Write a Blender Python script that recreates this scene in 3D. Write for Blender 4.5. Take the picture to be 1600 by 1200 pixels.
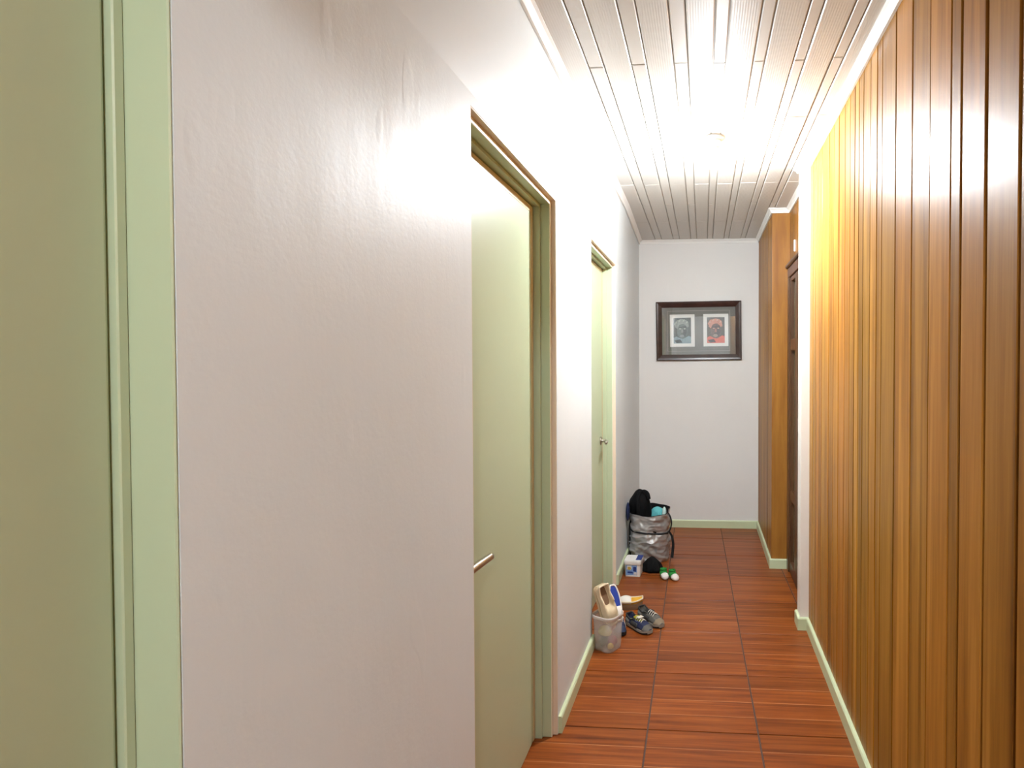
import bpy, bmesh, math, random
from mathutils import Vector, Matrix, Euler, noise
random.seed(7)
for o in list(bpy.data.objects): bpy.data.objects.remove(o)
SC = bpy.context.scene
COL = SC.collection

# ------------------------------------------------------------------ camera, world, exposure
FPX, CX, CY = 905.92, 1035.93, 585.31
cam_d = bpy.data.cameras.new('camera'); cam = bpy.data.objects.new('camera', cam_d); COL.objects.link(cam)
cam_d.sensor_fit = 'HORIZONTAL'; cam_d.sensor_width = 36.0
cam_d.lens = FPX * 36.0 / 1600.0
cam_d.shift_x = (800.0 - CX) / 1600.0
cam_d.shift_y = (CY - 600.0) / 1600.0
cam_d.clip_start = 0.02
cam.location = (0, 0, 1.4317)
cam.rotation_euler = (math.pi/2 - 0.0192, 0.0007, 0.069)
SC.camera = cam
W = bpy.data.worlds.new('world'); SC.world = W; W.use_nodes = True
W.node_tree.nodes['Background'].inputs[0].default_value = (0.9, 0.93, 1.0, 1)
W.node_tree.nodes['Background'].inputs[1].default_value = 0.02
vs = SC.view_settings
vs.view_transform = 'Standard'; vs.look = 'None'; vs.gamma = 1.0; vs.use_curve_mapping = False
vs.exposure = 3.3
BULB_MAIN, BULB_BACK = 180.0, 82.0     # radiance of the two bare bulbs

# ------------------------------------------------------------------ helpers
def s2l(c): return c/12.92 if c <= 0.04045 else ((c+0.055)/1.055)**2.4
def rgb(r, g, b): return (s2l(r/255), s2l(g/255), s2l(b/255), 1.0)

def obj(name, me, mat=None, parent=None, smooth=False):
    o = bpy.data.objects.new(name, me); COL.objects.link(o)
    if mat and not me.materials: me.materials.append(mat)
    if parent: o.parent = parent
    if smooth:
        for p in me.polygons: p.use_smooth = True
    return o
def bm_obj(name, bm, mat=None, parent=None, smooth=False):
    bmesh.ops.recalc_face_normals(bm, faces=bm.faces)
    me = bpy.data.meshes.new(name); bm.to_mesh(me); bm.free()
    return obj(name, me, mat, parent, smooth)
def tag(o, label=None, cat=None, group=None, kind=None):
    if label: o['label'] = label
    if cat: o['category'] = cat
    if group: o['group'] = group
    if kind: o['kind'] = kind
    return o
def empty(name, loc, rot=(0, 0, 0)):
    o = bpy.data.objects.new(name, None); COL.objects.link(o)
    o.location = loc; o.rotation_euler = rot; o.empty_display_size = .05
    return o
def add_box(bm, x0, x1, y0, y1, z0, z1, bev=0.0, seg=1):
    r = bmesh.ops.create_cube(bm, size=1.0)
    vv = r['verts']
    for v in vv:
        v.co = Vector(((x0+x1)/2 + v.co.x*(x1-x0), (y0+y1)/2 + v.co.y*(y1-y0), (z0+z1)/2 + v.co.z*(z1-z0)))
    if bev > 0:
        es = list({e for v in vv for e in v.link_edges})
        bmesh.ops.bevel(bm, geom=es, offset=bev, segments=seg, affect='EDGES', profile=.5)
def box(name, x0, x1, y0, y1, z0, z1, mat, parent=None, bev=0.0, seg=1, origin=None):
    bm = bmesh.new()
    ox, oy, oz = origin if origin else (0, 0, 0)
    add_box(bm, x0-ox, x1-ox, y0-oy, y1-oy, z0-oz, z1-oz, bev, seg)
    o = bm_obj(name, bm, mat, parent)
    o.location = (ox, oy, oz)
    return o
def add_loft(bm, rings, cap=True, closed=True):
    vr = [[bm.verts.new(p) for p in r] for r in rings]
    n = len(rings[0])
    for a, b in zip(vr[:-1], vr[1:]):
        for i in range(n if closed else n-1):
            j = (i+1) % n
            bm.faces.new((a[i], a[j], b[j], b[i]))
    if cap:
        bm.faces.new(list(reversed(vr[0]))); bm.faces.new(vr[-1])
    return vr
def add_prism(bm, prof, axis, a0, a1):
    """extrude a closed 2D profile along an axis ('x': profile is (y,z); 'y': profile is (x,z))"""
    def mk(p, a):
        return (a, p[0], p[1]) if axis == 'x' else (p[0], a, p[1]) if axis == 'y' else (p[0], p[1], a)
    add_loft(bm, [[mk(p, a0) for p in prof], [mk(p, a1) for p in prof]])
def add_tube(bm, pts, r, n=8, cap=True):
    pts = [Vector(p) for p in pts]; rings = []
    up = Vector((0.13, 0.21, 0.97)).normalized()
    for i, p in enumerate(pts):
        t = (pts[min(i+1, len(pts)-1)] - pts[max(i-1, 0)]).normalized()
        a = t.cross(up)
        if a.length < .05: a = t.cross(Vector((1, 0, 0)))
        a.normalize(); b = t.cross(a)
        rr = r[i] if isinstance(r, (list, tuple)) else r
        rings.append([p + (a*math.cos(q) + b*math.sin(q))*rr for q in [2*math.pi*k/n for k in range(n)]])
    add_loft(bm, rings, cap)
def add_ribbon(bm, pts, wdir, w, t):
    """flat strap with thickness along a path; wdir = width direction(s)"""
    pts = [Vector(p) for p in pts]; rings = []
    wd = Vector(wdir).normalized()
    for i, p in enumerate(pts):
        d = (pts[min(i+1, len(pts)-1)] - pts[max(i-1, 0)]).normalized()
        nn = d.cross(wd).normalized()
        rings.append([p + wd*w/2 + nn*t/2, p - wd*w/2 + nn*t/2, p - wd*w/2 - nn*t/2, p + wd*w/2 - nn*t/2])
    add_loft(bm, rings)
def smooth_path(pts, n=6):
    pts = [Vector(p) for p in pts]; out = []
    for i in range(len(pts)-1):
        p0, p1, p2, p3 = pts[max(i-1, 0)], pts[i], pts[i+1], pts[min(i+2, len(pts)-1)]
        for k in range(n):
            t = k/n
            out.append(.5*((2*p1) + (p2-p0)*t + (2*p0-5*p1+4*p2-p3)*t*t + (3*p1-p0-3*p2+p3)*t**3))
    out.append(pts[-1]); return out
def subsurf(o, lv=1):
    m = o.modifiers.new('subd', 'SUBSURF'); m.levels = lv; m.render_levels = lv

# ------------------------------------------------------------------ materials
def newmat(name):
    m = bpy.data.materials.new(name); m.use_nodes = True
    nt = m.node_tree; b = nt.nodes['Principled BSDF']
    return m, nt, b
def N(nt, t, **kw):
    n = nt.nodes.new(t)
    for k, v in kw.items(): setattr(n, k, v)
    return n
def plain(name, col, rough=.5, spec=.5, metal=0.0, var=0.0, vscale=8.0, bump=0.0, bscale=60.0, coat=0.0, sheen=0.0):
    m, nt, b = newmat(name); L = nt.links
    b.inputs['Base Color'].default_value = col
    b.inputs['Roughness'].default_value = rough
    b.inputs['Specular IOR Level'].default_value = spec
    b.inputs['Metallic'].default_value = metal
    b.inputs['Coat Weight'].default_value = coat
    b.inputs['Sheen Weight'].default_value = sheen
    tc = N(nt, 'ShaderNodeTexCoord')
    nz = N(nt, 'ShaderNodeTexNoise'); nz.inputs['Scale'].default_value = vscale; nz.inputs['Detail'].default_value = 4
    L.new(tc.outputs['Object'], nz.inputs['Vector'])
    if var > 0:
        mx = N(nt, 'ShaderNodeMix', data_type='RGBA')
        mx.inputs[6].default_value = tuple(c*(1-var) for c in col[:3]) + (1,)
        mx.inputs[7].default_value = tuple(min(1, c*(1+var)) for c in col[:3]) + (1,)
        L.new(nz.outputs['Fac'], mx.inputs[0]); L.new(mx.outputs[2], b.inputs['Base Color'])
    if bump > 0:
        n2 = N(nt, 'ShaderNodeTexNoise'); n2.inputs['Scale'].default_value = bscale; n2.inputs['Detail'].default_value = 3
        L.new(tc.outputs['Object'], n2.inputs['Vector'])
        bp = N(nt, 'ShaderNodeBump'); bp.inputs['Strength'].default_value = bump; bp.inputs['Distance'].default_value = .002
        L.new(n2.outputs['Fac'], bp.inputs['Height']); L.new(bp.outputs['Normal'], b.inputs['Normal'])
    return m

def plaster(name, col, rough):
    """hand-painted plaster: fine orange peel, soft waves and a few blisters"""
    m, nt, b = newmat(name); L = nt.links
    tc = N(nt, 'ShaderNodeTexCoord')
    nz = N(nt, 'ShaderNodeTexNoise'); nz.inputs['Scale'].default_value = 1.7; nz.inputs['Detail'].default_value = 5
    L.new(tc.outputs['Object'], nz.inputs['Vector'])
    mx = N(nt, 'ShaderNodeMix', data_type='RGBA')
    mx.inputs[6].default_value = tuple(c*.95 for c in col[:3]) + (1,); mx.inputs[7].default_value = tuple(min(1, c*1.04) for c in col[:3]) + (1,)
    L.new(nz.outputs['Fac'], mx.inputs[0]); L.new(mx.outputs[2], b.inputs['Base Color'])
    b.inputs['Roughness'].default_value = rough; b.inputs['Specular IOR Level'].default_value = .35
    mp = N(nt, 'ShaderNodeMapping'); mp.inputs['Scale'].default_value = (1, 1, .35); L.new(tc.outputs['Object'], mp.inputs[0])
    n1 = N(nt, 'ShaderNodeTexNoise'); n1.inputs['Scale'].default_value = 9; n1.inputs['Detail'].default_value = 2
    L.new(mp.outputs[0], n1.inputs['Vector'])
    n2 = N(nt, 'ShaderNodeTexNoise'); n2.inputs['Scale'].default_value = 95; n2.inputs['Detail'].default_value = 2
    L.new(tc.outputs['Object'], n2.inputs['Vector'])
    n3 = N(nt, 'ShaderNodeTexNoise'); n3.inputs['Scale'].default_value = 14; n3.inputs['Detail'].default_value = 1
    L.new(mp.outputs[0], n3.inputs['Vector'])
    r3 = N(nt, 'ShaderNodeValToRGB'); r3.color_ramp.elements[0].position = .68; r3.color_ramp.elements[1].position = .74
    L.new(n3.outputs['Fac'], r3.inputs[0])
    b1 = N(nt, 'ShaderNodeBump'); b1.inputs['Strength'].default_value = .22; b1.inputs['Distance'].default_value = .010
    b2 = N(nt, 'ShaderNodeBump'); b2.inputs['Strength'].default_value = .16; b2.inputs['Distance'].default_value = .002
    b3 = N(nt, 'ShaderNodeBump'); b3.inputs['Strength'].default_value = .30; b3.inputs['Distance'].default_value = .0012
    L.new(n1.outputs['Fac'], b1.inputs['Height']); L.new(n2.outputs['Fac'], b2.inputs['Height']); L.new(r3.outputs[0], b3.inputs['Height'])
    L.new(b1.outputs[0], b2.inputs['Normal']); L.new(b2.outputs[0], b3.inputs['Normal']); L.new(b3.outputs[0], b.inputs['Normal'])
    return m

def wood(name, cols, rough, scale, pos=(.25, .5, .75), tone=(.75, 1.15), bump=.05, hue=.012, sat=1.0, spec=.5):
    """grain along the axis with the small scale; per-object shift and tone"""
    m, nt, b = newmat(name); L = nt.links
    tc = N(nt, 'ShaderNodeTexCoord'); oi = N(nt, 'ShaderNodeObjectInfo')
    ml = N(nt, 'ShaderNodeMath', operation='MULTIPLY'); ml.inputs[1].default_value = 37.0
    L.new(oi.outputs['Random'], ml.inputs[0])
    va = N(nt, 'ShaderNodeVectorMath', operation='ADD'); L.new(tc.outputs['Object'], va.inputs[0]); L.new(ml.outputs[0], va.inputs[1])
    mp = N(nt, 'ShaderNodeMapping'); mp.inputs['Scale'].default_value = scale; L.new(va.outputs[0], mp.inputs[0])
    nz = N(nt, 'ShaderNodeTexNoise'); nz.inputs['Scale'].default_value = 1.0; nz.inputs['Detail'].default_value = 6; nz.inputs['Roughness'].default_value = .62
    nz.inputs['Distortion'].default_value = .35
    L.new(mp.outputs[0], nz.inputs['Vector'])
    rp = N(nt, 'ShaderNodeValToRGB'); cr = rp.color_ramp
    cr.elements[0].position = pos[0]; cr.elements[0].color = cols[0]
    cr.elements[1].position = pos[2]; cr.elements[1].color = cols[2]
    e = cr.elements.new(pos[1]); e.color = cols[1]
    L.new(nz.outputs['Fac'], rp.inputs[0])
    wn = N(nt, 'ShaderNodeTexWhiteNoise', noise_dimensions='1D'); L.new(oi.outputs['Random'], wn.inputs['W'])
    mr = N(nt, 'ShaderNodeMapRange'); mr.inputs[3].default_value = tone[0]; mr.inputs[4].default_value = tone[1]
    L.new(wn.outputs['Value'], mr.inputs[0])
    mr2 = N(nt, 'ShaderNodeMapRange'); mr2.inputs[3].default_value = .5-hue; mr2.inputs[4].default_value = .5+hue
    L.new(oi.outputs['Random'], mr2.inputs[0])
    hs = N(nt, 'ShaderNodeHueSaturation'); L.new(rp.outputs[0], hs.inputs['Color']); L.new(mr.outputs[0], hs.inputs['Value']); L.new(mr2.outputs[0], hs.inputs['Hue'])
    hs.inputs['Saturation'].default_value = sat
    L.new(hs.outputs[0], b.inputs['Base Color'])
    b.inputs['Roughness'].default_value = rough
    b.inputs['Specular IOR Level'].default_value = spec
    bp = N(nt, 'ShaderNodeBump'); bp.inputs['Strength'].default_value = bump; bp.inputs['Distance'].default_value = .002
    L.new(nz.outputs['Fac'], bp.inputs['Height']); L.new(bp.outputs[0], b.inputs['Normal'])
    return m

def tile_mat(name, s):
    """glazed tile printed like four narrow planks with thin pale lines"""
    m, nt, b = newmat(name); L = nt.links
    tc = N(nt, 'ShaderNodeTexCoord'); oi = N(nt, 'ShaderNodeObjectInfo')
    sp = N(nt, 'ShaderNodeSeparateXYZ'); L.new(tc.outputs['Object'], sp.inputs[0])
    dv = N(nt, 'ShaderNodeMath', operation='MULTIPLY'); dv.inputs[1].default_value = 4.0/s; L.new(sp.outputs['Y'], dv.inputs[0])
    fl = N(nt, 'ShaderNodeMath', operation='FLOOR'); L.new(dv.outputs[0], fl.inputs[0])
    fr = N(nt, 'ShaderNodeMath', operation='FRACT'); L.new(dv.outputs[0], fr.inputs[0])
    ad = N(nt, 'ShaderNodeMath', operation='MULTIPLY_ADD'); ad.inputs[1].default_value = 91.7; L.new(oi.outputs['Random'], ad.inputs[0]); L.new(fl.outputs[0], ad.inputs[2])
    wn = N(nt, 'ShaderNodeTexWhiteNoise', noise_dimensions='1D'); L.new(ad.outputs[0], wn.inputs['W'])
    ml = N(nt, 'ShaderNodeMath', operation='MULTIPLY'); ml.inputs[1].default_value = 50; L.new(wn.outputs['Value'], ml.inputs[0])
    va = N(nt, 'ShaderNodeVectorMath', operation='ADD'); L.new(tc.outputs['Object'], va.inputs[0]); L.new(ml.outputs[0], va.inputs[1])
    mp = N(nt, 'ShaderNodeMapping'); mp.inputs['Scale'].default_value = (2.2, 46, 1); L.new(va.outputs[0], mp.inputs[0])
    nz = N(nt, 'ShaderNodeTexNoise'); nz.inputs['Scale'].default_value = 1; nz.inputs['Detail'].default_value = 6; nz.inputs['Roughness'].default_value = .6; nz.inputs['Distortion'].default_value = .3
    L.new(mp.outputs[0], nz.inputs['Vector'])
    rp = N(nt, 'ShaderNodeValToRGB'); cr = rp.color_ramp
    cr.elements[0].position = .26; cr.elements[0].color = TILE_D
    cr.elements[1].position = .74; cr.elements[1].color = TILE_L
    e = cr.elements.new(.5); e.color = TILE_M
    L.new(nz.outputs['Fac'], rp.inputs[0])
    mr = N(nt, 'ShaderNodeMapRange'); mr.inputs[3].default_value = .88; mr.inputs[4].default_value = 1.12; L.new(wn.outputs['Value'], mr.inputs[0])
    hs = N(nt, 'ShaderNodeHueSaturation'); L.new(rp.outputs[0], hs.inputs['Color']); L.new(mr.outputs[0], hs.inputs['Value'])
    # thin pale line at strip borders
    sb = N(nt, 'ShaderNodeMath', operation='SUBTRACT'); sb.inputs[1].default_value = .5; L.new(fr.outputs[0], sb.inputs[0])
    ab = N(nt, 'ShaderNodeMath', operation='ABSOLUTE'); L.new(sb.outputs[0], ab.inputs[0])
    gt = N(nt, 'ShaderNodeMath', operation='GREATER_THAN'); gt.inputs[1].default_value = .486; L.new(ab.outputs[0], gt.inputs[0])
    n2 = N(nt, 'ShaderNodeTexNoise'); n2.inputs['Scale'].default_value = 5; L.new(va.outputs[0], n2.inputs['Vector'])
    m2 = N(nt, 'ShaderNodeMath', operation='MULTIPLY'); L.new(gt.outputs[0], m2.inputs[0]); L.new(n2.outputs['Fac'], m2.inputs[1])
    mx = N(nt, 'ShaderNodeMix', data_type='RGBA'); mx.inputs[7].default_value = rgb(214, 150, 100)
    L.new(m2.outputs[0], mx.inputs[0]); L.new(hs.outputs[0], mx.inputs[6]); L.new(mx.outputs[2], b.inputs['Base Color'])
    b.inputs['Roughness'].default_value = .36; b.inputs['Specular IOR Level'].default_value = .3
    bp = N(nt, 'ShaderNodeBump'); bp.inputs['Strength'].default_value = .06; bp.inputs['Distance'].default_value = .001
    L.new(nz.outputs['Fac'], bp.inputs['Height']); L.new(bp.outputs[0], b.inputs['Normal'])
    return m

def ceil_mat(name, col, ribs):
    m, nt, b = newmat(name); L = nt.links
    tc = N(nt, 'ShaderNodeTexCoord')
    b.inputs['Base Color'].default_value = col; b.inputs['Roughness'].default_value = .42
    nz = N(nt, 'ShaderNodeTexNoise'); nz.inputs['Detail'].default_value = 3
    mp = N(nt, 'ShaderNodeMapping'); mp.inputs['Scale'].default_value = (60, 9, 1); L.new(tc.outputs['Object'], mp.inputs[0]); L.new(mp.outputs[0], nz.inputs['Vector'])
    nz.inputs['Scale'].default_value = 1
    bp = N(nt, 'ShaderNodeBump'); bp.inputs['Strength'].default_value = .12; bp.inputs['Distance'].default_value = .001
    L.new(nz.outputs['Fac'], bp.inputs['Height'])
    if ribs:
        wv = N(nt, 'ShaderNodeTexWave', bands_direction='X'); wv.inputs['Scale'].default_value = 2*math.pi/(20*.0082); wv.inputs['Distortion'].default_value = 0
        L.new(tc.outputs['Object'], wv.inputs['Vector'])
        b2 = N(nt, 'ShaderNodeBump'); b2.inputs['Strength'].default_value = .25; b2.inputs['Distance'].default_value = .0008
        L.new(wv.outputs['Fac'], b2.inputs['Height']); L.new(bp.outputs[0], b2.inputs['Normal']); L.new(b2.outputs[0], b.inputs['Normal'])
    else:
        L.new(bp.outputs[0], b.inputs['Normal'])
    return m

def emissive(name, col, strength):
    m, nt, b = newmat(name)
    b.inputs['Base Color'].default_value = (0.9, 0.9, 0.9, 1)
    b.inputs['Emission Color'].default_value = col; b.inputs['Emission Strength'].default_value = strength
    return m
def see_through(name, col, rough, opacity, spec=.5):
    """frosted plastic: part of the light passes straight, the rest meets the milky surface"""
    m, nt, b = newmat(name); L = nt.links
    b.inputs['Base Color'].default_value = col; b.inputs['Roughness'].default_value = rough; b.inputs['Specular IOR Level'].default_value = spec
    tr = N(nt, 'ShaderNodeBsdfTransparent'); mx = N(nt, 'ShaderNodeMixShader'); mx.inputs[0].default_value = opacity
    L.new(tr.outputs[0], mx.inputs[1]); L.new(b.outputs[0], mx.inputs[2]); L.new(mx.outputs[0], nt.nodes['Material Output'].inputs[0])
    return m
def pane_glass(name):
    m, nt, b = newmat(name); L = nt.links; nt.nodes.remove(b)
    tr = N(nt, 'ShaderNodeBsdfTransparent'); gl = N(nt, 'ShaderNodeBsdfGlossy'); gl.inputs['Roughness'].default_value = .01
    fr = N(nt, 'ShaderNodeFresnel'); fr.inputs[0].default_value = 1.75
    mx = N(nt, 'ShaderNodeMixShader'); L.new(fr.outputs[0], mx.inputs[0]); L.new(tr.outputs[0], mx.inputs[1]); L.new(gl.outputs[0], mx.inputs[2])
    L.new(mx.outputs[0], nt.nodes['Material Output'].inputs[0]); return m

TILE_D, TILE_M, TILE_L = rgb(92, 40, 14), rgb(132, 66, 22), rgb(158, 86, 34)
TS = 0.4173
M = {}
M['wall'] = plaster('wall_paint_cooled', rgb(220, 226, 227), .46)  # same paint as end wall; colour cooled to cancel warm light off timber
M['wall_far'] = plaster('wall_paint_untinted', rgb(228, 226, 222), .55)  # same paint as the left wall, without its light-cancelling cool tint
M['green'] = plain('green_gloss_paint', rgb(184, 196, 164), .33, var=.04, vscale=3, bump=.10, bscale=30)
M['green_base'] = plain('pale_green_paint', rgb(200, 210, 172), .4, var=.05, vscale=6, bump=.08)
M['reveal'] = plain('beige_reveal_paint', rgb(224, 206, 184), .5, var=.04, bump=.2, bscale=40)
M['lip'] = plain('cream_edge_paint', rgb(232, 226, 206), .4, var=.03)
M['lipping'] = plain('beige_door_lipping', rgb(200, 186, 146), .36, var=.04)
M['white_trim'] = plain('white_trim_paint', rgb(238, 236, 231), .35, var=.03, bump=.08, bscale=40)
M['post'] = plain('cream_post_paint', rgb(236, 230, 222), .4, var=.03, bump=.08, bscale=40)
M['ceil_wide'] = ceil_mat('ribbed_ceiling_board', rgb(212, 207, 200), True)
M['ceil_narrow'] = ceil_mat('smooth_ceiling_strip', rgb(212, 207, 200), False)
M['ceil_gap'] = plain('ceiling_joint', rgb(178, 168, 156), .7)
M['plank'] = wood('varnished_cedar', [rgb(108, 67, 20), rgb(156, 105, 38), rgb(188, 135, 60)], .38, (24, 24, .9), tone=(.80, 1.16), hue=.006, sat=1.0, spec=.15)
M['plank_plain'] = wood('plain_cedar_board', [rgb(122, 72, 26), rgb(150, 98, 38), rgb(172, 118, 50)], .34, (16, 16, 1.4), tone=(.95, 1.05))
M['groove'] = plain('dark_groove_backing', rgb(46, 26, 12), .8)
M['dark_door'] = wood('dark_stained_wood', [rgb(58, 34, 22), rgb(84, 52, 34), rgb(104, 68, 46)], .34, (18, 18, 1.5), tone=(.9, 1.1))
M['tile'] = tile_mat('wood_look_tile', TS)
M['grout'] = plain('dark_grout', rgb(88, 66, 56), .85, var=.15, vscale=20)
M['steel'] = plain('brushed_steel', rgb(190, 182, 172), .28, metal=1.0)
M['bulb_a'] = emissive('lit_bulb', (.91, .98, 1.04, 1), BULB_MAIN)
M['bulb_b'] = emissive('lit_bulb_behind', (.90, .98, 1.05, 1), BULB_BACK)
M['porcelain'] = plain('white_lamp_holder', rgb(235, 232, 226), .3)
M['glass'] = pane_glass('picture_glass')
M['frosted'] = plain('greenish_frosted_pane', rgb(120, 118, 84), .18, var=.08, vscale=12, bump=.2, bscale=80)

# ------------------------------------------------------------------ layout constants (metres, camera at x=0, y=0)
XL, XP, YB, H = -0.558, 0.568, 5.049, 2.5
YBACK = -2.3
XBOX, YBOX = 0.4775, 4.078       # panelled box at the far right
XALC = 0.600                     # wall of the brown door
YPOST0, YPOST1, XPOST = 3.14, 3.235, 0.522
DOORS = [(-0.22, 0.580, 2.052), (1.370, 2.181, 2.053), (2.872, 3.686, 2.062)]
ZK = 2.085

# ------------------------------------------------------------------ floor
def G1(y): return -0.2130 - .0113*(y-2.015)
def G2(y): return 0.2180 - .0213*(y-2.045)
def G3(y): return G2(y) + .372
fl = box('floor', -.75, .80, YBACK, YB+.1, -.06, -.0035, M['grout'])
tag(fl, 'reddish brown wood look tile floor with dark grout lines', 'floor', kind='structure')
def tile(ya, yb, fa, fb):
    g = .0032
    c = [Vector((fa(ya)+g, ya+g*.85, 0)), Vector((fb(ya)-g, ya+g*.85, 0)), Vector((fb(yb)-g, yb-g*.85, 0)), Vector((fa(yb)+g, yb-g*.85, 0))]
    ctr = sum(c, Vector())/4; org = Vector((fa(ya), ya, 0))
    bm = bmesh.new(); h = random.uniform(-.0003, .0003)
    lo = [Vector((p.x, p.y, -.006)) - org for p in c]
    md = [Vector((p.x, p.y, -.0009+h)) - org for p in c]
    hi = [p + (ctr-p).normalized()*.0016 + Vector((0, 0, h)) - org for p in c]
    add_loft(bm, [lo, md, hi])
    o = bm_obj('tile', bm, M['tile'], fl); o.location = org
k = -6
while True:
    ya = 2.232 + k*TS; yb = min(ya+TS, YB)
    if ya > YB-.02: break
    tile(ya, yb, lambda y: XL+.0-.14, G1); tile(ya, yb, G1, G2); tile(ya, yb, G2, G3)
    if ya+TS > 3.1 and ya < YBOX+.1: tile(ya, yb, G3, lambda y: .80)
    k += 1

# ------------------------------------------------------------------ left wall with three door openings
def prof(lean, zb=0.0):
    return [(-.70, zb), (XL, zb), (XL, ZK), (XL+lean, H+.03), (-.70, H+.03)]
bm = bmesh.new()
def wseg(bm, y0, y1, l0, l1, zb=0.0):
    add_loft(bm, [[(p[0], y0, p[1]) for p in prof(l0, zb)], [(p[0], y1, p[1]) for p in prof(l1, zb)]])
LN = .036
cuts = [YBACK] + [v for d in DOORS for v in d[:2]] + [YB+.1]
for i in range(0, len(cuts), 2):
    if i == len(cuts)-2: wseg(bm, cuts[i], 3.9, LN, LN); wseg(bm, 3.9, cuts[i+1], LN, 0.0)
    else: wseg(bm, cuts[i], cuts[i+1], LN, LN)
for (a, b_, h) in DOORS: wseg(bm, a, b_, LN, LN, h)
wl = tag(bm_obj('wall_left', bm, M['wall']), 'long off white glossy plaster wall with three green doorways', 'wall', kind='structure')

# end wall and the wall behind the camera
tag(box('wall_back', -.75, .80, YB, YB+.1, -.05, H+.03, M['wall_far']), 'narrow off white end wall behind the framed picture', 'wall', kind='structure')
tag(box('wall_front', -.75, .80, YBACK-.1, YBACK, -.05, H+.03, M['wall']), 'off white wall closing the corridor behind the viewer', 'wall', kind='structure')
# lintel just behind the camera, above head height
tag(box('trim_1', XL-.02, XP+.02, -.27, -.15, 2.175, H+.03, M['wall']), 'off white lintel crossing the corridor above the viewer', 'lintel', kind='structure')

# ------------------------------------------------------------------ green doors
def lever(parent, x, y, z, direction, curve):
    """lever handle: rosette on the leaf, neck, and a lever pointing along direction in y"""
    root = empty('door_handle', (x, y, z)); root.parent = parent
    bm = bmesh.new(); n = 20
    rg = []
    for (xx, r) in [(0, .026), (.005, .026), (.008, .022), (.009, .012)]:
        rg.append([(xx, r*math.cos(2*math.pi*k/n), r*math.sin(2*math.pi*k/n)) for k in range(n)])
    add_loft(bm, rg); bm_obj('rosette', bm, M['steel'], root, True)
    bm = bmesh.new()
    pts = smooth_path([(.004, 0, 0), (.030, 0, 0), (.040, direction*.010, 0), (.043, direction*.035, .001), (.043+curve*.5, direction*.08, .002), (.043+curve, direction*.122, .003)], 5)
    rr = [.0095 + .0015*math.sin(math.pi*i/(len(pts)-1)) for i in range(len(pts))]
    add_tube(bm, pts, rr, 12); o = bm_obj('lever', bm, M['steel'], root, True)
    return root
def green_door(idx, y0, y1, zt, label, hy, hz, hdir, rev=.020, xst=-.612, xlf=-.638):
    root = empty('door_%d' % idx, (-.64, (y0+y1)/2, 0)); loc = root.location
    tag(root, label, 'door', kind='structure')
    def bx(name, a, b_, c, d, e, f_, mat, bev=.0015):
        o = box(name, a-loc.x, b_-loc.x, c-loc.y, d-loc.y, e, f_, mat, root, bev); return o
    xr = XL-rev if rev else XL-.0005      # shallow plaster reveal, then the green lining
    # beige plaster reveal lining
    t = .004
    if rev:
        bx('reveal', xr, XL-.001, y1-t, y1+.004, 0, zt+.002, M['reveal'], 0)
        bx('reveal', xr, XL-.001, y0-.004, y0+t, 0, zt+.002, M['reveal'], 0)
        bx('reveal', xr, XL-.001, y0+t, y1-t, zt-t, zt+.002, M['reveal'], 0)
    j = .021 if rev else .004
    back = .01 if rev else 0
    for nm, (a, b_, c, d) in {'r': (y1-j, y1+back, 0, zt+back), 'l': (y0-back, y0+j, 0, zt+back)}.items():
        bx('jamb', -.705, xr, a, b_, c, d, M['green'])
    bx('jamb', -.705, xr, y0+j, y1-j, zt-j, zt+back, M['green'])
    if rev:       # pale front edge of the lining
        bx('jamb_edge', xr-.002, xr+.002, y1-j, y1-t, 0, zt-t, M['lip'], .0008)
        bx('jamb_edge', xr-.002, xr+.002, y0+t, y0+j, 0, zt-t, M['lip'], .0008)
        bx('jamb_edge', xr-.002, xr+.002, y0+j, y1-j, zt-j, zt-t, M['lip'], .0008)
    s = j+.012
    for a, b_ in ((y1-s, y1-j), (y0+j, y0+s)): bx('stop', -.700, xst, a, b_, 0, zt-j, M['green'])
    bx('stop', -.700, xst, y0+s, y1-s, zt-s, zt-j, M['green'])
    lf = box('leaf', -.690+.64, xlf+.64, y0+s+.0025-loc.y, y1-s-.003-loc.y, .006, zt-s-.003, M['green'], root, .004, 2)
    if rev:       # beige lipping around the leaf
        e0, e1, et = y0+s+.003, y1-s-.0035, zt-s-.0035
        bx('leaf_lipping', xlf-.002, xlf+.0012, e1-.024, e1, .007, et, M['lipping'], .0005)
        bx('leaf_lipping', xlf-.002, xlf+.0012, e0, e0+.024, .007, et, M['lipping'], .0005)
        bx('leaf_lipping', xlf-.002, xlf+.0012, e0+.024, e1-.024, et-.024, et, M['lipping'], .0005)
    if hy is not None: lever(root, xlf-loc.x, hy-loc.y, hz, hdir, .012)
    return root
green_door(1, *DOORS[0], 'pale green painted door nearest the viewer, cut by the left frame edge', None, 0, 0, 0, -.608, -.614)
green_door(2, *DOORS[1], 'tall pale green flush door with steel lever in middle of left wall', 1.432, .897, 1)
green_door(3, *DOORS[2], 'narrow looking far green door beside the silver laundry bag', 3.575, .950, -1)

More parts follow.
